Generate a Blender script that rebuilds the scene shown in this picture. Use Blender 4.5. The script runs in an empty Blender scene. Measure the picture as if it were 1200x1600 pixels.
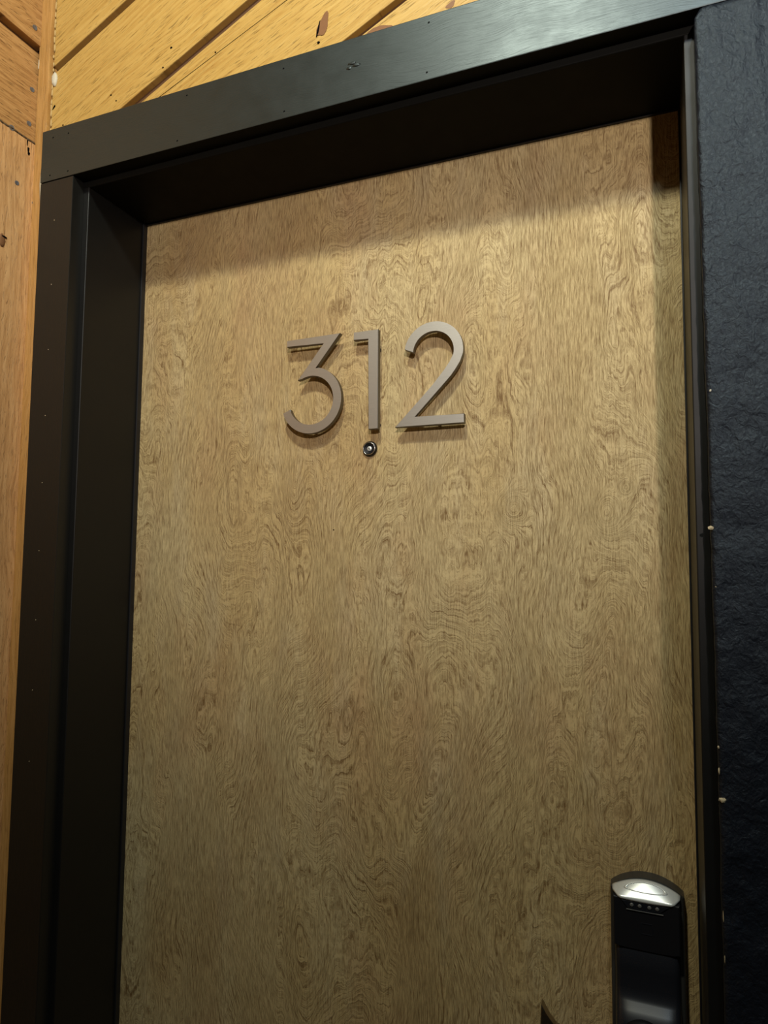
import bpy, bmesh, math, random
from mathutils import Vector, Matrix, noise
random.seed(4)
S = bpy.context.scene
COL = S.collection

# ------------------------------------------------------------------ camera
cd = bpy.data.cameras.new('camera'); cam = bpy.data.objects.new('camera', cd); COL.objects.link(cam)
cd.sensor_fit = 'VERTICAL'; cd.sensor_height = 24.0
cd.lens = 24.0 * 1061.4 / 1600.0
cd.clip_start = 0.02; cd.clip_end = 50
_a, _b, _c = 0.3794, 0.0746, -0.0087
Rz = Matrix.Rotation(_a, 3, 'Z'); Rx = Matrix.Rotation(_b, 3, 'X'); Ry = Matrix.Rotation(_c, 3, 'Y')
Mw = Rz @ Rx @ Ry                               # columns: right, forward, up
r_, f_, u_ = Mw.col[0], Mw.col[1], Mw.col[2]
m4 = Matrix(((r_[0], u_[0], -f_[0], 0.8709), (r_[1], u_[1], -f_[1], -0.9732), (r_[2], u_[2], -f_[2], -0.6245), (0, 0, 0, 1)))
cam.matrix_world = m4
S.camera = cam

# ------------------------------------------------------------------ world, lights, exposure
S.view_settings.view_transform = 'Standard'; S.view_settings.look = 'None'
S.view_settings.gamma = 1.0; S.view_settings.use_curve_mapping = False
S.view_settings.exposure = 0.0
wd = bpy.data.worlds.new('world'); S.world = wd; wd.use_nodes = True
bg = wd.node_tree.nodes['Background']
bg.inputs[0].default_value = (1.0, 0.86, 0.68, 1); bg.inputs[1].default_value = 0.010

def lamp(name, kind, loc, target, energy, colour, **kw):
    d = bpy.data.lights.new(name, kind); d.energy = energy; d.color = colour
    for k, v in kw.items(): setattr(d, k, v)
    o = bpy.data.objects.new(name, d); COL.objects.link(o); o.location = loc
    o.rotation_euler = (Vector(target) - Vector(loc)).to_track_quat('-Z', 'Y').to_euler()
    return o
# ceiling lamp just in front of the door, and a lamp farther down the corridor on the right
lamp('ceiling_lamp', 'SPOT', (0.66, -1.05, 0.72), (0.45, 0.0, -0.05), 51, (0.98, 0.97, 0.78), spot_size=math.radians(150), spot_blend=1.0, shadow_soft_size=0.05)
lamp('corridor_lamp', 'SPOT', (1.56, -2.5, 0.06), (0.45, 0, 0.20), 146, (1.0, 0.87, 0.79), spot_size=math.radians(54), spot_blend=1.0, shadow_soft_size=0.055)

lamp('second_ceiling_lamp', 'SPOT', (1.14, -1.22, 0.76), (0.9, 0.0, -0.1), 22, (0.76, 0.90, 1.0), spot_size=math.radians(150), spot_blend=1.0, shadow_soft_size=0.06)

# ------------------------------------------------------------------ materials
def mat(name):
    m = bpy.data.materials.new(name); m.use_nodes = True
    nt = m.node_tree; b = nt.nodes['Principled BSDF']
    return m, nt, b
def N(nt, t, **kw):
    n = nt.nodes.new(t)
    for k, v in kw.items():
        if k in n.inputs.keys() if hasattr(n.inputs, 'keys') else False: n.inputs[k].default_value = v
        else: setattr(n, k, v)
    return n
def L(nt, a, b): nt.links.new(a, b)
def math_(nt, op, a, b=None, c=None, clamp=False):
    n = nt.nodes.new('ShaderNodeMath'); n.operation = op; n.use_clamp = clamp
    for i, v in enumerate((a, b, c)):
        if v is None: continue
        if isinstance(v, (int, float)): n.inputs[i].default_value = v
        else: nt.links.new(v, n.inputs[i])
    return n.outputs[0]
def noise_(nt, vec, scale, detail=3, rough=0.5, dist=0.0):
    n = nt.nodes.new('ShaderNodeTexNoise'); n.inputs['Scale'].default_value = scale
    n.inputs['Detail'].default_value = detail; n.inputs['Roughness'].default_value = rough
    n.inputs['Distortion'].default_value = dist
    if vec is not None: nt.links.new(vec, n.inputs['Vector'])
    return n.outputs[0]
def ramp_(nt, fac, stops):
    n = nt.nodes.new('ShaderNodeValToRGB'); e = n.color_ramp.elements
    e[0].position, e[0].color = stops[0][0], (*stops[0][1], 1)
    e[1].position, e[1].color = stops[-1][0], (*stops[-1][1], 1)
    for p, c in stops[1:-1]:
        x = e.new(p); x.color = (*c, 1)
    nt.links.new(fac, n.inputs[0]); return n.outputs[0]
def mix_(nt, fac, a, b, blend='MIX'):
    n = nt.nodes.new('ShaderNodeMix'); n.data_type = 'RGBA'; n.blend_type = blend
    for s, v in ((0, fac), (6, a), (7, b)):
        if isinstance(v, (int, float)): n.inputs[s].default_value = v
        elif isinstance(v, tuple): n.inputs[s].default_value = (*v, 1)
        else: nt.links.new(v, n.inputs[s])
    return n.outputs[2]
def comb(nt, x, y, z=0.0):
    n = nt.nodes.new('ShaderNodeCombineXYZ')
    for i, v in enumerate((x, y, z)):
        if isinstance(v, (int, float)): n.inputs[i].default_value = v
        else: nt.links.new(v, n.inputs[i])
    return n.outputs[0]
def objxyz(nt):
    t = nt.nodes.new('ShaderNodeTexCoord'); s = nt.nodes.new('ShaderNodeSeparateXYZ')
    nt.links.new(t.outputs['Object'], s.inputs[0]); return s.outputs
def bump_(nt, b, h, strength, dist):
    n = nt.nodes.new('ShaderNodeBump'); n.inputs['Strength'].default_value = strength
    n.inputs['Distance'].default_value = dist
    nt.links.new(h, n.inputs['Height']); nt.links.new(n.outputs[0], b.inputs['Normal'])

KNOTS = [(0.679, -0.547, 0.020, 0.024, 0.055), (0.809, -0.556, 0.020, 0.024, 0.055), (0.836, -0.520, 0.009, 0.010, 0.025), (0.650, -0.510, 0.007, 0.010, 0.020),
         (0.578, -0.575, 0.050, 0.150, 0.060), (0.342, -0.900, 0.050, 0.130, 0.065), (0.620, -0.260, 0.045, 0.110, 0.050), (0.750, -0.450, 0.045, 0.080, 0.045),
         (0.744, -0.860, 0.035, 0.120, 0.045), (0.210, -0.740, 0.060, 0.100, -0.045), (0.600, -0.930, 0.060, 0.140, -0.050)]
def veneer():
    """rotary-cut birch veneer: flowing cathedral contours, fine pores, soft blotches"""
    m, nt, b = mat('birch_veneer')
    x, y, z = objxyz(nt)
    xc = math_(nt, 'ADD', x, 0.0)
    # big figure
    n1 = noise_(nt, comb(nt, x, math_(nt, 'MULTIPLY', z, 0.38), 3.7), 4.4, 2, 0.45, 0.25)
    n2 = noise_(nt, comb(nt, x, math_(nt, 'MULTIPLY', z, 0.26), 9.1), 13.0, 2, 0.5, 0.4)
    n3 = noise_(nt, comb(nt, x, math_(nt, 'MULTIPLY', z, 0.32), 1.3), 50.0, 3, 0.6, 0.5)
    g = math_(nt, 'ADD', math_(nt, 'MULTIPLY', x, 0.85), math_(nt, 'MULTIPLY', n1, 0.56))
    g = math_(nt, 'ADD', g, math_(nt, 'MULTIPLY', n2, 0.085))
    g = math_(nt, 'ADD', g, math_(nt, 'MULTIPLY', n3, 0.016))
    # knots and cathedral arches of the sheet: (x, z, half width, half height, strength)
    for kx, kz, kw, kh, ks in KNOTS:
        dx = math_(nt, 'MULTIPLY', math_(nt, 'SUBTRACT', x, kx), 1 / kw); dz = math_(nt, 'MULTIPLY', math_(nt, 'SUBTRACT', z, kz), 1 / kh)
        r2 = math_(nt, 'ADD', math_(nt, 'MULTIPLY', dx, dx), math_(nt, 'MULTIPLY', dz, dz))
        g = math_(nt, 'MULTIPLY_ADD', math_(nt, 'EXPONENT', math_(nt, 'MULTIPLY', r2, -1.0)), ks, g)
    # growth lines along contours of g
    def lines(freq, sharp, off=0.0):
        s = math_(nt, 'SINE', math_(nt, 'MULTIPLY_ADD', g, freq, off))
        return math_(nt, 'POWER', math_(nt, 'MULTIPLY_ADD', s, 0.5, 0.5), sharp)
    l1 = lines(620.0, 9.0); l2 = lines(1300.0, 4.0, 1.1); l3 = lines(240.0, 22.0, 0.4)
    def patch(seed, sc, lo, gain):
        q = noise_(nt, comb(nt, x, math_(nt, 'MULTIPLY', z, 0.6), seed), sc, 3, 0.6)
        return math_(nt, 'MULTIPLY', math_(nt, 'SUBTRACT', q, lo, clamp=True), gain, clamp=True)
    m1, m2, m3 = patch(5.0, 10.0, 0.44, 5.0), patch(15.0, 14.0, 0.42, 4.0), patch(25.0, 18.0, 0.48, 6.0)
    # fine fibres and pores: follow the contours, stretched along the length of the sheet
    def fibre(fx, fz, w, det=3):
        return noise_(nt, comb(nt, math_(nt, 'MULTIPLY', g, fx), math_(nt, 'MULTIPLY', z, fz), w), 1.0, det, 0.65)
    f1 = fibre(560.0, 24.0, 0.0); f2 = fibre(1300.0, 70.0, 4.0, 2)
    f3 = noise_(nt, comb(nt, math_(nt, 'MULTIPLY', x, 640.0), math_(nt, 'MULTIPLY', z, 46.0), 7.0), 1.0, 3, 0.65)
    fib = math_(nt, 'ADD', math_(nt, 'MULTIPLY', math_(nt, 'SUBTRACT', 0.5, f1), 1.7), math_(nt, 'MULTIPLY', math_(nt, 'SUBTRACT', 0.5, f2), 1.5))
    fib = math_(nt, 'ADD', fib, math_(nt, 'MULTIPLY', math_(nt, 'SUBTRACT', 0.5, f3), 2.2))
    dark = math_(nt, 'MULTIPLY', math_(nt, 'MULTIPLY', l1, m1), 0.44)
    dark = math_(nt, 'ADD', dark, math_(nt, 'MULTIPLY', math_(nt, 'MULTIPLY', l2, m2), 0.34))
    dark = math_(nt, 'ADD', dark, math_(nt, 'MULTIPLY', math_(nt, 'MULTIPLY', l3, m3), 0.42))
    dark = math_(nt, 'ADD', dark, math_(nt, 'ADD', fib, 0.20), clamp=True)
    # broad colour drift
    blot = noise_(nt, comb(nt, x, math_(nt, 'MULTIPLY', z, 0.42), 2.0), 3.4, 3, 0.55)
    base = ramp_(nt, blot, [(0.30, (0.50, 0.345, 0.155)), (0.47, (0.60, 0.450, 0.215)), (0.62, (0.64, 0.51, 0.27)), (0.78, (0.55, 0.39, 0.18))])
    pink = noise_(nt, comb(nt, x, math_(nt, 'MULTIPLY', z, 0.35), 12.0), 8.0, 4, 0.6)
    pink = math_(nt, 'MULTIPLY', math_(nt, 'SUBTRACT', pink, 0.50, clamp=True), 2.6, clamp=True)
    base = mix_(nt, pink, base, (0.52, 0.325, 0.165))
    # pale mineral streaks on the right third of the sheet
    pale = noise_(nt, comb(nt, math_(nt, 'MULTIPLY', x, 3.2), math_(nt, 'MULTIPLY', z, 0.7), 20.0), 5.0, 4, 0.6)
    pale = math_(nt, 'MULTIPLY', math_(nt, 'SUBTRACT', pale, 0.52, clamp=True), 3.2, clamp=True)
    base = mix_(nt, math_(nt, 'MULTIPLY', pale, 0.6), base, (0.66, 0.56, 0.36))
    col = mix_(nt, dark, base, (0.215, 0.128, 0.050))
    L(nt, col, b.inputs['Base Color'])
    b.inputs['Roughness'].default_value = 0.52; b.inputs['Specular IOR Level'].default_value = 0.25
    bump_(nt, b, math_(nt, 'MULTIPLY', dark, -1.0), 0.6, 0.0009)
    return m

def plank_wood(name, light, mid, deep, angle, seed, grain=(150.0, 7.0), dash=0.75):
    """clear-coated softwood; angle = direction of the grain in the x/z plane (y/z if name says side)"""
    m, nt, b = mat(name)
    x, y, z = objxyz(nt)
    if name.startswith('side'): x = y
    ca, sa = math.cos(angle), math.sin(angle)
    u = math_(nt, 'ADD', math_(nt, 'MULTIPLY', x, ca), math_(nt, 'MULTIPLY', z, sa))
    v = math_(nt, 'ADD', math_(nt, 'MULTIPLY', x, -sa), math_(nt, 'MULTIPLY', z, ca))
    oi = nt.nodes.new('ShaderNodeObjectInfo')
    w = math_(nt, 'MULTIPLY_ADD', oi.outputs['Random'], 30.0, seed)
    n1 = noise_(nt, comb(nt, math_(nt, 'MULTIPLY', u, 0.25), v, w), 11.0, 3, 0.5, 0.4)
    vv = math_(nt, 'ADD', v, math_(nt, 'MULTIPLY', n1, 0.05))
    ring = math_(nt, 'SINE', math_(nt, 'MULTIPLY', vv, 520.0)); ring = math_(nt, 'MULTIPLY_ADD', ring, 0.5, 0.5)
    fine = noise_(nt, comb(nt, math_(nt, 'MULTIPLY', u, grain[1] * 2.2), math_(nt, 'MULTIPLY', vv, grain[0] * 2.0), w), 1.0, 3, 0.6)
    dsh = noise_(nt, comb(nt, math_(nt, 'MULTIPLY', u, grain[1] * 6.0), math_(nt, 'MULTIPLY', vv, grain[0] * 4.2), w), 1.0, 2, 0.5)
    dsh = math_(nt, 'MULTIPLY', math_(nt, 'SUBTRACT', 0.405, dsh, clamp=True), 9.0, clamp=True)
    t = math_(nt, 'ADD', math_(nt, 'MULTIPLY_ADD', fine, 0.55, 0.085), math_(nt, 'MULTIPLY', ring, 0.06))
    t = math_(nt, 'ADD', t, math_(nt, 'MULTIPLY', n1, 0.30))
    base = ramp_(nt, t, [(0.36, deep), (0.52, mid), (0.68, light)])
    col = mix_(nt, math_(nt, 'MULTIPLY', dsh, dash), base, tuple(c * 0.22 for c in deep))
    L(nt, col, b.inputs['Base Color'])
    b.inputs['Roughness'].default_value = 0.45; b.inputs['Specular IOR Level'].default_value = 0.35
    h = math_(nt, 'SUBTRACT', fine, math_(nt, 'MULTIPLY', dsh, 0.8))
    bump_(nt, b, h, 0.5, 0.0012)
    return m

def paint(name, colour, rough, kind, strength=0.4, dist=0.001):
    """dark satin paint over wood: kind = horizontal / vertical / smooth / sawn"""
    m, nt, b = mat(name)
    x, y, z = objxyz(nt)
    b.inputs['Base Color'].default_value = (*colour, 1)
    b.inputs['Roughness'].default_value = rough; b.inputs['Specular IOR Level'].default_value = 0.5
    if kind == 'horizontal':
        n0 = noise_(nt, comb(nt, x, z, 0.0), 6.0, 2)
        v = math_(nt, 'MULTIPLY_ADD', n0, 0.05, z)
        h = noise_(nt, comb(nt, math_(nt, 'MULTIPLY', x, 13.0), math_(nt, 'MULTIPLY', v, 620.0), y), 1.0, 3, 0.6)
    elif kind == 'vertical':
        n0 = noise_(nt, comb(nt, x, z, 0.0), 5.0, 2)
        v = math_(nt, 'MULTIPLY_ADD', n0, 0.03, x)
        h = noise_(nt, comb(nt, math_(nt, 'MULTIPLY', v, 420.0), math_(nt, 'MULTIPLY', z, 14.0), y), 1.0, 3, 0.6)
    elif kind == 'sawn':
        a = noise_(nt, comb(nt, math_(nt, 'MULTIPLY', x, 300.0), math_(nt, 'MULTIPLY', z, 230.0), y), 1.0, 5, 0.75, 0.3)
        c = noise_(nt, comb(nt, math_(nt, 'MULTIPLY', x, 90.0), math_(nt, 'MULTIPLY', z, 16.0), y), 1.0, 3, 0.6)
        e = noise_(nt, comb(nt, math_(nt, 'MULTIPLY', x, 120.0), math_(nt, 'MULTIPLY', z, 100.0), y), 1.0, 2, 0.5, 0.8)
        h = math_(nt, 'ADD', math_(nt, 'MULTIPLY_ADD', e, 1.6, a), c)
    else:
        h = noise_(nt, comb(nt, math_(nt, 'MULTIPLY', x, 300.0), math_(nt, 'MULTIPLY', z, 300.0), y), 1.0, 2)
    bump_(nt, b, h, strength, dist)
    spot = noise_(nt, comb(nt, x, z, y), 30.0, 3, 0.6)
    rr = math_(nt, 'MULTIPLY_ADD', spot, 0.16, rough - 0.08)
    L(nt, rr, b.inputs['Roughness'])
    return m

def metal(name, colour, rough, brushed=0.0, direction='x'):
    m, nt, b = mat(name)
    b.inputs['Metallic'].default_value = 1.0
    b.inputs['Roughness'].default_value = rough
    x, y, z = objxyz(nt)
    n = noise_(nt, comb(nt, math_(nt, 'MULTIPLY', x, 40.0), math_(nt, 'MULTIPLY', z, 1600.0), y), 1.0, 2, 0.6)
    c = mix_(nt, n, tuple(v * 0.86 for v in colour), tuple(min(1, v * 1.1) for v in colour))
    L(nt, c, b.inputs['Base Color'])
    if brushed: bump_(nt, b, n, brushed, 0.0003)
    return m
def plain(name, colour, rough, spec=0.5, metallic=0.0, grain=400.0, strength=0.05):
    m, nt, b = mat(name)
    x, y, z = objxyz(nt)
    n = noise_(nt, comb(nt, x, y, z), grain, 2)
    c = mix_(nt, n, tuple(v * 0.92 for v in colour), tuple(min(1, v * 1.06) for v in colour))
    L(nt, c, b.inputs['Base Color'])
    b.inputs['Roughness'].default_value = rough; b.inputs['Specular IOR Level'].default_value = spec
    b.inputs['Metallic'].default_value = metallic
    bump_(nt, b, n, strength, 0.0005)
    return m

PA = math.radians(25.3)
M_door = veneer()
M_plank = plank_wood('diagonal_plank_wood', (0.58, 0.385, 0.120), (0.51, 0.320, 0.088), (0.40, 0.215, 0.050), PA, 1.0, dash=0.55)
M_side_h = plank_wood('side_plank_wood_level', (0.56, 0.325, 0.13), (0.46, 0.25, 0.090), (0.29, 0.14, 0.045), 0.02, 5.0, grain=(140.0, 9.0))
M_side_v = plank_wood('side_plank_wood_upright', (0.72, 0.43, 0.19), (0.58, 0.32, 0.13), (0.37, 0.185, 0.068), math.pi / 2, 7.0, grain=(150.0, 11.0), dash=0.30)
M_batten = plank_wood('batten_wood', (0.55, 0.31, 0.11), (0.46, 0.25, 0.075), (0.32, 0.15, 0.04), math.pi / 2, 9.0, dash=0.3)
M_back = plain('shade_brown_backing_board', (0.10, 0.045, 0.016), 0.7)  # dark brown paints in the shade of the grooves between planks
M_head = paint('black_paint_on_level_grain', (0.0150, 0.0165, 0.0140), 0.43, 'horizontal', 0.30, 0.0011)
M_head.node_tree.nodes['Principled BSDF'].inputs['Specular IOR Level'].default_value = 0.85; M_head.node_tree.nodes['Principled BSDF'].inputs['Specular Tint'].default_value = (0.76, 0.92, 1.0, 1)
M_case = paint('black_paint_on_upright_grain', (0.0080, 0.0079, 0.0066), 0.45, 'vertical', 0.35, 0.0009)
M_jamb = paint('black_paint_on_metal_frame', (0.0058, 0.0058, 0.0054), 0.48, 'smooth', 0.06, 0.0002); M_jamb.node_tree.nodes['Principled BSDF'].inputs['Specular IOR Level'].default_value = 0.36
M_soffit = paint('shaded_black_paint', (0.006, 0.006, 0.005), 0.6, 'smooth', 0.06, 0.0002); M_soffit.node_tree.nodes['Principled BSDF'].inputs['Specular IOR Level'].default_value = 0.08  # black paint darkened and dulled to paint in the shade under the head
M_post = paint('black_paint_on_sawn_timber', (0.0065, 0.0080, 0.0135), 0.42, 'sawn', 0.62, 0.0017); M_post.node_tree.nodes['Principled BSDF'].inputs['Specular IOR Level'].default_value = 0.50; M_post.node_tree.nodes['Principled BSDF'].inputs['Specular Tint'].default_value = (0.72, 0.88, 1.0, 1)
M_seal = plain('black_rubber', (0.010, 0.010, 0.012), 0.5)
M_nickel = metal('brushed_nickel', (0.62, 0.595, 0.55), 0.46, 0.25)
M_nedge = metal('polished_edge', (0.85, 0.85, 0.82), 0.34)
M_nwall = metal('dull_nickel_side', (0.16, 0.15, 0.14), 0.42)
M_nside = metal('dark_nickel_stud', (0.06, 0.05, 0.04), 0.5)
M_bronze = metal('aged_nickel', (0.42, 0.36, 0.27), 0.35, 0.1)
M_chrome = metal('satin_chrome', (0.80, 0.80, 0.78), 0.22)
M_silver = plain('silver_lacquer', (0.66, 0.68, 0.66), 0.34, 0.6, 0.35, 600.0, 0.02)
M_blackg = plain('glossy_black_plastic', (0.012, 0.013, 0.017), 0.27, 0.5, 0.0, 700.0, 0.01)
M_blackm = plain('matte_black_plastic', (0.008, 0.008, 0.010), 0.5, 0.3)
M_grey = plain('dark_grey_metal_case', (0.050, 0.048, 0.045), 0.42, 0.5, 0.3)
M_led = plain('clear_indicator_lens', (0.12, 0.12, 0.115), 0.4, 0.6)
M_nail = plain('galvanised_steel', (0.17, 0.18, 0.20), 0.45, 0.5, 0.5)
M_hole = plain('dark_hole', (0.004, 0.004, 0.004), 0.9, 0.0)
M_caulk = plain('dried_white_caulk', (0.62, 0.58, 0.46), 0.6, 0.3, 0.0, 250.0, 0.4)
M_chip = plain('bare_wood_chip', (0.55, 0.46, 0.30), 0.7, 0.2)
M_rawdark = plain('weathered_wood', (0.11, 0.075, 0.040), 0.8, 0.2, 0.0, 300.0, 0.6)
M_knot = plain('wood_knot', (0.22, 0.105, 0.045), 0.5, 0.3, 0.0, 200.0, 0.3)
M_carpet = plain('dark_carpet', (0.055, 0.040, 0.030), 0.95, 0.05, 0.0, 350.0, 0.8)

# ------------------------------------------------------------------ mesh helpers
def obj(name, bm, m, parent=None, smooth=False, recalc=True):
    me = bpy.data.meshes.new(name)
    if recalc: bmesh.ops.recalc_face_normals(bm, faces=bm.faces)
    bm.to_mesh(me); bm.free(); me.materials.append(m)
    if smooth:
        for p in me.polygons: p.use_smooth = True
    o = bpy.data.objects.new(name, me); COL.objects.link(o)
    if parent is not None:
        o.parent = parent
    return o
def empty(name, label, cat, kind=None, group=None, loc=(0, 0, 0)):
    o = bpy.data.objects.new(name, None); COL.objects.link(o); o.location = loc; o.empty_display_size = 0.05
    return tag(o, label, cat, kind, group)
def tag(o, label, cat, kind=None, group=None):
    o['label'] = label; o['category'] = cat
    if kind: o['kind'] = kind
    if group: o['group'] = group
    return o
def box(bm, x0, x1, y0, y1, z0, z1, bev=0.0):
    vs = [bm.verts.new(p) for p in ((x0, y0, z0), (x1, y0, z0), (x1, y1, z0), (x0, y1, z0), (x0, y0, z1), (x1, y0, z1), (x1, y1, z1), (x0, y1, z1))]
    fs = [bm.faces.new([vs[i] for i in q]) for q in ((0, 1, 5, 4), (1, 2, 6, 5), (2, 3, 7, 6), (3, 0, 4, 7), (4, 5, 6, 7), (3, 2, 1, 0))]
    if bev:
        es = list({e for f in fs for e in f.edges})
        bmesh.ops.bevel(bm, geom=es, offset=bev, segments=2, profile=0.6, affect='EDGES')
def bx(*a, bev=0.0):
    bm = bmesh.new(); box(bm, *a, bev=bev); return bm
def prism(pts, y0, y1, bev=0.0, seg=1):
    """pts in x/z (anticlockwise), extruded from the front y0 to the back y1; bev rounds the front rim"""
    bm = bmesh.new()
    a = [bm.verts.new((x, y0, z)) for x, z in pts]; b = [bm.verts.new((x, y1, z)) for x, z in pts]
    n = len(pts); ft = bm.faces.new(a); bm.faces.new(b[::-1])
    for i in range(n): bm.faces.new((a[i], b[i], b[(i + 1) % n], a[(i + 1) % n]))
    if bev:
        bmesh.ops.bevel(bm, geom=list(ft.edges), offset=bev, segments=seg, profile=0.5, affect='EDGES')
    return bm
def lathe(prof, cx, cz, n=40, sx=1.0, caps=True):
    """prof = (radius, y) pairs around an axis along y"""
    bm = bmesh.new(); rows = []
    for r, y in prof:
        rows.append([bm.verts.new((cx + r * math.cos(2 * math.pi * i / n) * sx, y, cz + r * math.sin(2 * math.pi * i / n))) for i in range(n)])
    for a, b in zip(rows, rows[1:]):
        for i in range(n): bm.faces.new((a[i], a[(i + 1) % n], b[(i + 1) % n], b[i]))
    if caps: bm.faces.new(rows[0]); bm.faces.new(rows[-1][::-1])
    return bm
def blob(cx, cy, cz, rx, ry, rz, seed=0.0, rough=0.25, sub=2):
    bm = bmesh.new(); bmesh.ops.create_icosphere(bm, subdivisions=sub, radius=1.0)
    for v in bm.verts:
        k = 1 + rough * noise.noise(v.co * 1.6 + Vector((seed, seed * 2, 0)))
        v.co = Vector((cx + v.co.x * rx * k, cy + v.co.y * ry * k, cz + v.co.z * rz * k))
    return bm

# ------------------------------------------------------------------ SETTING
A = 0.0106                                        # reveal between jamb edge and casing
W = 0.914                                         # clear width
YJ, YC = -0.139, -0.164                           # jamb front, casing front
XL = -0.121                                       # plane of the left wall
FL = -2.035                                       # floor level

o = obj('floor', bx(-0.30, 2.2, -2.9, 0.30, FL - 0.05, FL), M_carpet)
tag(o, 'dark carpet floor of the corridor below the door', 'floor', 'structure')

# --- door wall: backing board (three pieces round the doorway) + diagonal planks
wall = empty('wall_back', 'varnished golden wood wall of diagonal planks above the door', 'wall', 'structure')
bm = bmesh.new()
box(bm, -0.30, -0.022, -0.129, 0.03, FL, 0.030)
box(bm, W + 0.022, 2.2, -0.129, 0.03, FL, 0.030)
box(bm, -0.30, 2.2, -0.129, 0.03, 0.030, 0.95)
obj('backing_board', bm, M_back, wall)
def clip(poly, f):                                # keep f(p) >= 0
    out = []
    for i, p in enumerate(poly):
        q = poly[(i + 1) % len(poly)]; a, b = f(p), f(q)
        if a >= 0: out.append(p)
        if a * b < 0:
            t = a / (a - b); out.append((p[0] + (q[0] - p[0]) * t, p[1] + (q[1] - p[1]) * t))
    return out
ca, sa = math.cos(PA), math.sin(PA)
nrm = lambda p: -sa * p[0] + ca * p[1]
X0, X1, Z0, Z1 = -0.0935, 2.15, 0.030, 0.93
bands = [(0.2567, 0.410), (0.0852, 0.2422), (-0.0885, 0.0674), (-0.256, -0.1015), (-0.428, -0.270), (-0.600, -0.442), (-0.77, -0.615), (0.425, 0.580), (0.595, 0.750), (0.765, 0.92), (-0.94, -0.785)]
for lo, hi in bands:
    poly = [(X0, Z0), (X1, Z0), (X1, Z1), (X0, Z1)]
    poly = clip(clip(poly, lambda p: nrm(p) - lo), lambda p: hi - nrm(p))
    if len(poly) < 3: continue
    obj('plank', prism(poly, YJ + random.uniform(-0.0006, 0.0006), -0.129, 0.0012, 2), M_plank, wall)
# panelled strip right of the post, plain upright boards
for k in range(7):
    x = 1.135 + 0.145 * k
    obj('plank', bx(x, x + 0.138, YJ, -0.129, FL, 0.028, bev=0.001), M_plank, wall)
o = obj('corner_batten', bx(-0.1205, -0.0945, -0.1475, -0.129, FL, 0.93, bev=0.0015), M_batten, wall)
# dots, knots and pin holes in the planks
planks = [c for c in wall.children if c.name.startswith('plank')]
def stuck(name, parent, x, y, z, rx, rz, m, ang=0.0, th=0.0006, n=10):
    bm = bmesh.new(); c, s = math.cos(ang), math.sin(ang); ring = []
    for i in range(n):
        t = 2 * math.pi * i / n; k = 1 + 0.18 * math.sin(3 * t + x * 90)
        u, v = rx * math.cos(t) * k, rz * math.sin(t) * k
        ring.append((x + u * c - v * s, z + u * s + v * c))
    a = [bm.verts.new((p, y - th, q)) for p, q in ring]; b = [bm.verts.new((p, y + 0.0015, q)) for p, q in ring]
    bm.faces.new(a); bm.faces.new(b[::-1])
    for i in range(n): bm.faces.new((a[i], b[i], b[(i + 1) % n], a[(i + 1) % n]))
    return obj(name, bm, m, parent)
def plank_at(x, z):
    v = nrm((x, z))
    for c, (lo, hi) in zip(planks, bands):
        if lo <= v <= hi: return c
    return planks[0]
stuck('knot', plank_at(0.4412, 0.1649), 0.436, YJ, 0.157, 0.018, 0.008, M_knot, 1.25, 0.0009, 16)
stuck('knot_crack', plank_at(0.4412, 0.1649), 0.4285, YJ - 0.0006, 0.152, 0.012, 0.0014, M_hole, 1.35, 0.0009)
stuck('knot', plank_at(0.6296, 0.1304), 0.629, YJ, 0.128, 0.007, 0.004, M_knot, 0.5, 0.0008, 14)
stuck('knot', plank_at(0.53, 0.121), 0.522, YJ, 0.122, 0.022, 0.006, M_knot, 0.1, 0.0008, 14)
for x, z, r in ((0.0404, 0.1519, .0015), (-0.0645, 0.1243, .0016), (0.1623, 0.2007, .0020), (0.4292, 0.1319, .0022), (0.2484, 0.1685, .0013), (0.052, 0.139, .0014), (0.147, 0.171, .0015)):
    stuck('pin_hole', plank_at(x, z), x, YJ - 0.0006, z, r, r * 0.8, M_hole)
stuck('split', plank_at(-0.0874, 0.1626), -0.0874, YJ - 0.0006, 0.1626, 0.0045, 0.0015, M_hole, 0.9)
obj('caulk', blob(-0.0885, YJ - 0.001, 0.2135, 0.0065, 0.004, 0.0135, 1.0), M_caulk, wall, True)
bm = bmesh.new()
for i in range(26):
    z = 0.055 + i * 0.0135 + random.uniform(-.004, .004)
    b2 = blob(-0.0925 + random.uniform(-.0008, .0008), YJ - 0.0012, z, random.uniform(.0012, .0024), 0.0020, random.uniform(.004, .010), i * 1.3, 0.5, 1)
    me = bpy.data.meshes.new('t'); b2.to_mesh(me); b2.free(); bm.from_mesh(me); bpy.data.meshes.remove(me)
obj('caulk_bead', bm, plain('varnished_caulk', (0.52, 0.36, 0.15), 0.6, 0.2, 0, 500, 0.8), wall, True)

# --- left wall: level boards above, an upright board below, backing behind
wl = empty('wall_left', 'brown timber wall at the left corner beside the door', 'wall', 'structure')
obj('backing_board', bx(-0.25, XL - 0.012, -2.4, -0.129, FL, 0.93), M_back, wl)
def yboard(z0, z1, y0, y1, dx, m, bev=0.0012):
    return obj('plank', bx(XL - 0.012, XL + dx, y0, y1, z0, z1, bev=bev), m, wl)
up1 = yboard(0.2775, 0.42, -1.6, -0.1405, 0.0035, M_side_h)
yboard(0.2255, 0.2685, -1.6, -0.1425, -0.0045, M_side_h)
up2 = yboard(0.1000, 0.2240, -1.6, -0.1400, 0.0, M_side_h)
yboard(0.4300, 0.60, -1.6, -0.1400, 0.0035, M_side_h)
yboard(0.6100, 0.78, -1.6, -0.1400, 0.0, M_side_h)
yboard(0.7900, 0.93, -1.6, -0.1400, 0.0, M_side_h)
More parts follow.
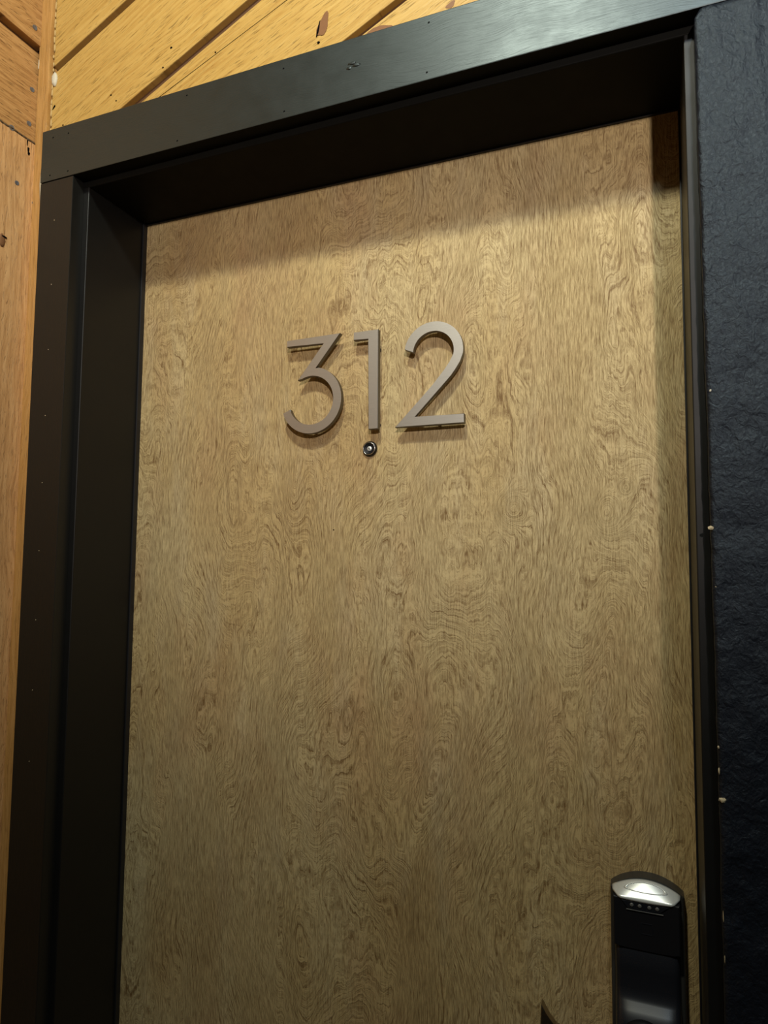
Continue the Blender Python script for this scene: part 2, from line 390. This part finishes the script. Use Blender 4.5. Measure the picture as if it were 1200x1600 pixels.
# upright board with a ragged top end
bm = bmesh.new(); cols = 26; y0, y1 = -0.345, -0.1405
top = [0.0965 + 0.0022 * noise.noise(Vector((i * 0.9, 0, 0))) for i in range(cols + 1)]
fa, fb = [], []
for i in range(cols + 1):
    y = y0 + (y1 - y0) * i / cols
    fa.append((y, top[i]))
ring = fa + [(y1, FL), (y0, FL)]
va = [bm.verts.new((XL + 0.0015, y, z)) for y, z in ring]; vb = [bm.verts.new((XL - 0.012, y, z)) for y, z in ring]
bm.faces.new(va); bm.faces.new(vb[::-1])
for i in range(len(ring)): bm.faces.new((va[i], vb[i], vb[(i + 1) % len(ring)], va[(i + 1) % len(ring)]))
low = obj('plank', bm, M_side_v, wl)
for k in range(7):
    y = -0.350 - 0.175 * (k + 1)
    obj('plank', bx(XL - 0.012, XL + 0.0015, y, y + 0.170, FL, 0.0965, bev=0.001), M_side_v, wl)
def ncyl(y, z, r, x, parent, m=M_nail, name='nail_head'):
    bm = bmesh.new(); n = 14
    a = [bm.verts.new((x + 0.0008 + 0.0006 * math.sin(i), y + r * math.cos(2 * math.pi * i / n), z + r * math.sin(2 * math.pi * i / n))) for i in range(n)]
    b = [bm.verts.new((x - 0.001, v.co.y, v.co.z)) for v in a]
    bm.faces.new(a); bm.faces.new(b[::-1])
    for i in range(n): bm.faces.new((a[i], b[i], b[(i + 1) % n], a[(i + 1) % n]))
    return obj(name, bm, m, parent)
ncyl(-0.1942, 0.0990, 0.0046, XL + 0.0015, up2); ncyl(-0.1604, 0.1280, 0.0042, XL, up2)
ncyl(-0.1575, 0.1917, 0.0042, XL, up2); ncyl(-0.1610, 0.3023, 0.0044, XL + 0.0035, up1)
ncyl(-0.1792, 0.0106, 0.0038, XL + 0.0015, low); ncyl(-0.1440, -0.0075, 0.0040, XL + 0.0015, low)
# ragged grey seam under the level boards, the dark split and the knot below it
bm = bmesh.new()
for i in range(24):
    y = -0.345 + i * 0.0088
    b2 = blob(XL + 0.001, y, 0.0985 + 0.0012 * noise.noise(Vector((i * 1.1, 4, 0))), 0.0022, 0.0075, 0.0024, i * 0.7, 0.5, 1)
    me = bpy.data.meshes.new('t'); b2.to_mesh(me); b2.free(); bm.from_mesh(me); bpy.data.meshes.remove(me)
obj('splintered_edge', bm, M_rawdark, wl, True)
for y, z, ry, rz in ((-0.1625, 0.092, 0.0016, 0.008), (-0.1600, 0.081, 0.0026, 0.006), (-0.1588, 0.0745, 0.0030, 0.0045)):
    obj('split', blob(XL + 0.0012, y, z, 0.0012, ry, rz, y * 50, 0.4, 1), M_hole, low)
obj('knot', blob(XL + 0.0008, -0.2005, -0.0990, 0.0022, 0.0065, 0.013, 2.0, 0.3), M_knot, low, True)
obj('split', blob(XL + 0.0026, -0.1975, -0.0925, 0.001, 0.006, 0.0018, 2.0, 0.3, 1), M_hole, low)
obj('caulk', blob(XL + 0.001, -0.1435, 0.2455, 0.002, 0.0050, 0.0150, 3.0), M_caulk, wl, True)
bm = blob(-0.096, -0.1480, 0.020, 0.0060, 0.0035, 0.040, 5.0, 0.6)
obj('caulk', bm, M_caulk, wall, True)

# --- casings
head = obj('trim_1', bx(-0.0832, 1.075, YC, YJ + 0.0005, A, A + 0.0906, bev=0.0012), M_head)
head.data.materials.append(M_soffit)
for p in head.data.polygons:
    if p.normal.z < -0.9: p.material_index = 1  # underside faces get the paint with shade in its colour
tag(head, 'black painted wooden head casing lying across the top of the door', 'trim', 'structure')
for x, z in ((-0.0584, 0.0857), (-0.0242, 0.0855), (-0.0616, 0.0201), (-0.0218, 0.0194), (0.3859, 0.0865), (0.3885, 0.0209), (0.6061, 0.0904), (0.6037, 0.0213), (0.2159, 0.0897), (0.2005, 0.0202)):
    stuck('nail_hole', head, x, YC, z, 0.0015, 0.0011, M_hole, 0.5, 0.0002)
for dx, dz, r, a in ((0, 0, .006, .9), (.006, -.004, .006, -.5), (-.004, -.006, .004, .3)):
    obj('knot_ridge', blob(0.4948 + dx, YC, 0.0640 + dz, r, 0.0012, 0.0022, a, 0.5), M_head, head, True)
side = obj('trim_2', bx(-0.0832, -A, YC + 0.001, YJ + 0.0005, FL, A - 0.0008, bev=0.0010), M_case)
tag(side, 'narrow black painted upright casing left of the door', 'trim', 'structure')
for i in range(9):
    stuck('paint_nick', side, -0.048 + 0.03 * noise.noise(Vector((i, 3, 1))), YC + 0.001, -0.06 - 0.11 * i + 0.03 * noise.noise(Vector((i, 0, 5))), 0.0006, 0.0009, M_chip, 0.3 * i, 0.0003, 7)

# right: wide rough-sawn post, displaced front and wavering inner edge
bm = bmesh.new(); nx, nz = 44, 420
x1 = 1.075; zt = A - 0.001
grid = []
for j in range(nz + 1):
    z = zt + (FL - zt) * j / nz
    xi = 0.9246 + 0.0040 * min(1.0, max(0.0, (0.05 - z) / 0.85)) + 0.0010 * noise.noise(Vector((0, 0, z * 16))) + 0.0006 * noise.noise(Vector((2, 0, z * 60)))
    if z > zt - 0.010: xi += 0.0055 * (z - (zt - 0.010)) / 0.010
    row = []
    for i in range(nx + 1):
        t = i / nx; x = xi + (x1 - xi) * t
        d = 0.0016 * noise.noise(Vector((x * 38, 1, z * 30))) + 0.0010 * noise.noise(Vector((x * 110, 5, z * 95)))
        # wane along the right side: a ridge that runs out downwards
        rx = 0.9845 + (0.0 if z > -0.05 else -(z + 0.05) * 0.06)
        d += -0.0009 * math.exp(-((x - rx) / 0.005) ** 2) * max(0, 1 + z / 0.22) if z > -0.22 else 0
        if x > rx: d += 0.0018 * min(1, (x - rx) / 0.012) * max(0.0, min(1, 1 + z / 0.22))
        edge = max(0.0, 1 - (x - xi) / 0.0025)
        row.append(bm.verts.new((x, YC - 0.0005 + d + 0.0016 * edge, z)))
    grid.append(row)
for a, b in zip(grid, grid[1:]):
    for i in range(nx): bm.faces.new((a[i], a[i + 1], b[i + 1], b[i]))
bl = [bm.verts.new((r[0].co.x, YJ + 0.0005, r[0].co.z)) for r in grid]; br = [bm.verts.new((x1, YJ + 0.0005, r[0].co.z)) for r in grid]
for j in range(nz):
    bm.faces.new((grid[j][0], grid[j + 1][0], bl[j + 1], bl[j])); bm.faces.new((grid[j][-1], br[j], br[j + 1], grid[j + 1][-1]))
    bm.faces.new((bl[j], bl[j + 1], br[j + 1], br[j]))
bm.faces.new([*grid[0], br[0], bl[0]]); bm.faces.new([*grid[-1][::-1], bl[-1], br[-1]])
post = obj('trim_3', bm, M_post, None, True)
tag(post, 'wide rough-sawn black painted upright casing right of the door', 'trim', 'structure')
for x, z, rx_, rz_, m in ((0.9306, -0.434, .0014, .0018, M_caulk), (0.9275, -0.5841, .0030, .0022, M_chip), (0.9310, -0.6471, .0013, .0010, M_chip), (0.9315, -0.8683, .0036, .0024, M_chip),
                          (0.9290, -0.8392, .0009, .0035, M_chip), (0.9290, -0.815, .0009, .0016, M_chip), (0.9295, -1.0281, .0004, .005, M_chip), (0.9292, -0.985, .0004, .006, M_chip)):
    obj('paint_chip', blob(x, YC + 0.0002, z, rx_, 0.0014, rz_, z * 9, 0.5), m, post)

# ------------------------------------------------------------------ DOOR (setting): jambs, seal, leaf
door = empty('door_1', 'flush birch veneer door in a deep black frame', 'door', 'structure')
def jamb_v(xa, xb, edge_x):
    bm = bx(xa, xb, YJ, 0.045, FL, 0.0)
    es = [e for e in bm.edges if all(abs(v.co.y - YJ) < 1e-5 and abs(v.co.x - edge_x) < 1e-5 for v in e.verts)]
    bmesh.ops.bevel(bm, geom=es, offset=0.0014, segments=3, profile=0.5, affect='EDGES')
    return obj('jamb', bm, M_jamb, door)
jamb_v(-0.022, 0.0, 0.0); jamb_v(W, W + 0.022, W)
bm = bx(-0.022, W + 0.022, YJ, 0.045, 0.0, 0.030)
es = [e for e in bm.edges if all(abs(v.co.y - YJ) < 1e-5 and abs(v.co.z) < 1e-5 for v in e.verts)]
bmesh.ops.bevel(bm, geom=es, offset=0.0018, segments=3, profile=0.5, affect='EDGES')
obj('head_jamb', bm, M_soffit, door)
obj('seal_strip', bx(0.0, 0.0030, -0.010, 0.0, FL, 0.0, bev=0.0008), M_seal, door)
obj('seal_strip', bx(W - 0.0022, W, -0.006, 0.0, FL, 0.0, bev=0.0006), M_seal, door)
obj('seal_strip', bx(0.003, W - 0.0022, -0.004, 0.0, -0.0025, 0.0, bev=0.0006), M_seal, door)
leaf = obj('door_leaf', bx(0.0012, W - 0.0008, 0.0, 0.044, FL + 0.008, -0.001, bev=0.0008), M_door, door)
stuck('pin_hole', leaf, 0.397, 0.0, -0.573, 0.0013, 0.0011, M_hole, 0, 0.0002)

# ------------------------------------------------------------------ HOUSE NUMBERS
FY, BY = -0.0205, -0.0115                         # face and back of the numeral plates
def arc(cx, cz, r, a0, a1, n):
    return [(cx + r * math.cos(math.radians(a0 + (a1 - a0) * i / n)), cz + r * math.sin(math.radians(a0 + (a1 - a0) * i / n))) for i in range(n + 1)]
def numeral(name, label, pts, studs):
    cx = sum(p[0] for p in pts) / len(pts); cz = min(p[1] for p in pts)
    t = empty(name, label, 'number', None, 'house numbers on the door', (cx, 0, cz))
    o = obj('numeral_plate', prism(pts, FY, BY, 0.0006, 1), M_nickel, None)
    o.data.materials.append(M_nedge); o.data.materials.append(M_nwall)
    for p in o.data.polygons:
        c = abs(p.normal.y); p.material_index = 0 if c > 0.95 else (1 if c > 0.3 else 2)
    o.parent = t; o.matrix_parent_inverse = Matrix.Translation((-cx, 0, -cz))
    for x, z in studs:
        s = obj('stud', lathe([(0.0026, BY + 0.0002), (0.0026, -0.0005), (0.0040, -0.0004), (0.0040, 0.0)], x, z, 16), M_nside, None)
        s.parent = t; s.matrix_parent_inverse = Matrix.Translation((-cx, 0, -cz))
    return t
C3 = (0.3630, -0.3655)
out3 = arc(*C3, 0.0538, 82, -160.5, 44); in3 = arc(*C3, 0.0398, -162, 118, 44)
three = [(0.3170, -0.2738), (0.3168, -0.2631), (0.4136, -0.2612), (0.3685, -0.3152)] + out3[1:] + in3[:-1] + [(0.3382, -0.3313), (0.3860, -0.2740)]
numeral('house_number', 'brushed metal digit 3 standing off the door, first of the number', three[::-1], [(0.3790, -0.2680), (0.3640, -0.3195), (0.3650, -0.4120)])
one = [(0.4368, -0.2632), (0.4366, -0.2758), (0.4628, -0.2756), (0.4638, -0.4192), (0.4796, -0.4192), (0.4788, -0.2628)]
numeral('house_number', 'brushed metal digit 1 standing off the door directly above the peephole', one, [(0.4720, -0.2900), (0.4724, -0.4100)])
C2 = (0.5680, -0.3085)
out2 = arc(*C2, 0.0463, 170, -12, 40); in2 = arc(*C2, 0.0320, -22, 176, 40)
two = out2 + [(0.6094, -0.3268), (0.6033, -0.3375), (0.5950, -0.3475), (0.5813, -0.3618), (0.5378, -0.4058), (0.6157, -0.4056), (0.6159, -0.4192), (0.5073, -0.4194), (0.5663, -0.3600), (0.5861, -0.3366), (0.5930, -0.3270)] + in2[1:]
numeral('house_number', 'brushed metal digit 2 standing off the door, last of the number', two[::-1], [(0.5720, -0.2680), (0.5730, -0.4130)])

# ------------------------------------------------------------------ PEEPHOLE
px, pz = 0.4587, -0.4466
pe = empty('peephole', 'small round dark metal peephole under the digit 1', 'peephole', None, None, (0, 0, 0))
obj('flange', lathe([(0.0122, 0.0), (0.0124, -0.0015), (0.0112, -0.0042), (0.0098, -0.0052), (0.0086, -0.0048), (0.0075, -0.0030), (0.0072, 0.0002)], px, pz, 48), metal('gunmetal', (0.07, 0.07, 0.075), 0.35), pe, True)
obj('rim_ring', lathe([(0.0101, -0.0048), (0.0099, -0.0057), (0.0092, -0.0058), (0.0089, -0.0050), (0.0092, -0.0046)], px, pz, 48, caps=False), M_chrome, pe, True)
obj('bowl', lathe([(0.0091, -0.0050), (0.0080, -0.0036), (0.0060, -0.0030), (0.0043, -0.0028), (0.0042, -0.0010)], px, pz, 40, caps=False), M_blackm, pe, True)
obj('lens', lathe([(0.0041, -0.0024), (0.0040, -0.0036), (0.0034, -0.0042), (0.0008, -0.0047)], px, pz, 32), M_silver, pe, True)
stuck('lens_slot', pe, px, -0.0047, pz, 0.0020, 0.0005, M_hole, -0.8, 0.0003, 8)

# ------------------------------------------------------------------ ELECTRONIC LOCK
lk = empty('door_lock', 'black electronic card lock with silver top cap on right of door', 'lock', None, None, (0, 0, 0))
LX0, LX1 = 0.8090, 0.8962; LB = -1.335
def arch(x0, x1, zc, za, zb, n=18):
    """front outline: straight sides, shallow arched top; zc corner height, za apex height"""
    xm = (x0 + x1) / 2; hw = (x1 - x0) / 2; s = za - zc; r = (hw * hw + s * s) / (2 * s)
    pts = [(x0, zb)]
    a = math.asin(hw / r)
    top = [(xm + r * math.sin(-a + 2 * a * i / n), za - r + r * math.cos(-a + 2 * a * i / n)) for i in range(n + 1)]
    return [(x0, zb)] + top + [(x1, zb)]
def arch_body(outline, y0, y1, m, name, bev=0.0, seg=2):
    return obj(name, prism(outline[::-1], y0, y1, bev, seg), m, lk)
arch_body(arch(LX0, LX1, -1.0365, -1.0200, LB), -0.0200, 0.0, M_grey, 'housing', 0.003, 3)
# silver cap: slanted eye-shaped facet between the rear arc and a sagging front edge, with a rolled rim
n = 24
xa, xb = 0.8118, 0.8918
up = [(xa + (xb - xa) * i / n, -0.0235, -1.0335 + 0.0118 * (1 - (2 * i / n - 1) ** 2)) for i in range(n + 1)]
lowp = []
for i in range(n + 1):
    t = i / n; x = xa + 0.0005 + (xb - xa - 0.001) * t
    k = min(1.0, t / 0.10, (1 - t) / 0.10)
    lowp.append((x, -0.0290 - 0.0110 * k, -1.0350 + 0.0 - (0.0030 * k) - 0.0022 * (1 - (2 * t - 1) ** 2)))
bm = bmesh.new()
rows = []
for s in range(9):
    f = s / 8
    rows.append([bm.verts.new((u[0] * (1 - f) + l[0] * f, u[1] * (1 - f) + l[1] * f + 0.0004 * math.sin(math.pi * f) * -1, u[2] * (1 - f) + l[2] * f + 0.0003 * math.sin(math.pi * f))) for u, l in zip(up, lowp)])
rows.append([bm.verts.new((l[0], l[1] + 0.0001, l[2] - 0.0022)) for l in lowp])      # rim
rows.append([bm.verts.new((l[0], -0.0195, l[2] - 0.0022)) for l in lowp])
rows.append([bm.verts.new((u[0], -0.0195, u[2])) for u in up])
for a, b in zip(rows, rows[1:] + rows[:1]):
    for i in range(n): bm.faces.new((a[i], a[i + 1], b[i + 1], b[i]))
bm.faces.new([r[0] for r in rows]); bm.faces.new([r[-1] for r in rows][::-1])
cap = obj('top_cap', bm, M_silver, lk, True); cap['label'] = 'silver slanted top cap'
# oval relief on the cap (moulded ring)
def eye(cx, sc, y_off):
    pts = []
    for i in range(40):
        t = 2 * math.pi * i / 40
        u = 0.5 + 0.33 * sc * math.cos(t); f = 0.36 + 0.27 * sc * math.sin(t)
        k = u * n; i0 = int(k); fr = k - i0
        a = Vector(up[i0]).lerp(Vector(up[i0 + 1]), fr); b = Vector(lowp[i0]).lerp(Vector(lowp[i0 + 1]), fr)
        p = a.lerp(b, f); p.y += -0.0004 * math.sin(math.pi * f) + y_off * 0.8; p.z += 0.0003 * math.sin(math.pi * f) - y_off * 0.8
        pts.append(p)
    return pts
bm = bmesh.new(); r1, r2, r3, r4 = eye(0, 1.0, 0.0003), eye(0, 0.96, -0.0008), eye(0, 0.86, -0.0008), eye(0, 0.80, 0.0003)
vr = [[bm.verts.new(p) for p in r] for r in (r1, r2, r3, r4)]
for a, b in zip(vr, vr[1:]):
    for i in range(40): bm.faces.new((a[i], a[(i + 1) % 40], b[(i + 1) % 40], b[i]))
obj('cap_relief', bm, M_silver, cap, True)
# card reader block
rd = [(0.8135, -1.0395)] + [(0.8135 + 0.0775 * i / 12, -1.0400 - 0.0028 * (1 - (i / 6 - 1) ** 2)) for i in range(1, 12)] + [(0.8905, -1.0395), (0.8905, -1.0985)] + [(0.8905 - 0.077 * i / 12, -1.0985 - 0.001 * (1 - (i / 6 - 1) ** 2)) for i in range(1, 12)] + [(0.8135, -1.0985)]
reader = obj('card_reader', prism(rd, -0.0385, -0.0198, 0.002, 3), M_blackm, lk)
# recess panel with four indicator lenses
led = obj('indicator_panel', prism([(0.8230, -1.0425), (0.8300, -1.0508), (0.8420, -1.0522), (0.8570, -1.0522), (0.8690, -1.0508), (0.8790, -1.0425)], -0.0396, -0.0380, 0.0006, 2), M_blackg, reader)
for i, x in enumerate((0.8355, 0.8448, 0.8560, 0.8650)):
    bm = lathe([(0.0024, -0.0394), (0.0023, -0.0400), (0.0014, -0.0404), (0.0004, -0.0405)], x, -1.0468, 20)
    obj('indicator_lens', bm, M_led, reader, True)
obj('panel_lip', bx(0.829, 0.872, -0.0400, -0.0384, -1.0532, -1.0524, bev=0.0003), M_led, reader)
# square target outline on the reader
bm = bmesh.new(); q = (0.8455, 0.8590, -1.0800, -1.0665); w_ = 0.0009
for a in ((q[0], q[1], -1.0665 - w_, -1.0665), (q[0], q[1], -1.0800, -1.0800 + w_), (q[0], q[0] + w_, q[2] + w_, q[3] - w_), (q[1] - w_, q[1], q[2] + w_, q[3] - w_)):
    box(bm, a[0], a[1], -0.0390, -0.0383, a[2], a[3])
obj('target_square', bm, M_blackg, reader)
# glossy lower cover: flat, then flaring towards the handle hub
bm = bmesh.new(); prof = [(-1.1000, -0.0360), (-1.1015, -0.0372), (-1.125, -0.0378), (-1.146, -0.0384), (-1.153, -0.0400), (-1.159, -0.0445), (-1.166, -0.0510), (-1.174, -0.0575), (-1.183, -0.0625), (-1.194, -0.0650), (-1.23, -0.0655), (-1.25, -0.064), (-1.28, -0.0540), (-1.31, -0.042), (-1.330, -0.030)]
rows = []
for z, y in prof:
    row = []
    for i in range(21):
        t = i / 20 * 2 - 1; x = 0.8521 + 0.0388 * t
        bulge = (1 - abs(t) ** 6.0)
        yy = -0.0200 + (y + 0.0200) * (0.80 + 0.20 * bulge) if abs(t) < 1 else -0.0200
        row.append(bm.verts.new((x, yy, z)))
    rows.append(row)
for a, b in zip(rows, rows[1:]):
    for i in range(20): bm.faces.new((a[i], a[i + 1], b[i + 1], b[i]))
bt = [bm.verts.new((v.co.x, -0.0198, v.co.z)) for v in rows[0]]; bb = [bm.verts.new((v.co.x, -0.0198, v.co.z)) for v in rows[-1]]
for i in range(20):
    bm.faces.new((rows[0][i], bt[i], bt[i + 1], rows[0][i + 1])); bm.faces.new((rows[-1][i], rows[-1][i + 1], bb[i + 1], bb[i]))
obj('lower_cover', bm, M_blackg, lk, True)
obj('handle_hub', lathe([(0.0260, -0.0600), (0.0255, -0.0690), (0.0235, -0.0710), (0.0130, -0.0712), (0.0120, -0.0760), (0.0118, -0.0800)], 0.8480, -1.1940, 40), M_blackm, lk, True)
# lever: arm from the hub to the left with an upturned tip
lev = [(x_ + 0.003, z_ + 0.0142) for x_, z_ in ((0.7262, -1.1812), (0.7250, -1.2050), (0.7290, -1.2230), (0.7450, -1.2330), (0.7800, -1.2300), (0.8560, -1.2150), (0.8620, -1.2040), (0.8560, -1.1930), (0.7800, -1.2060), (0.7560, -1.2095), (0.7430, -1.2050), (0.7350, -1.1960))]
obj('lever_handle', prism(lev, -0.0800, -0.0670, 0.0016, 3), M_bronze, lk)
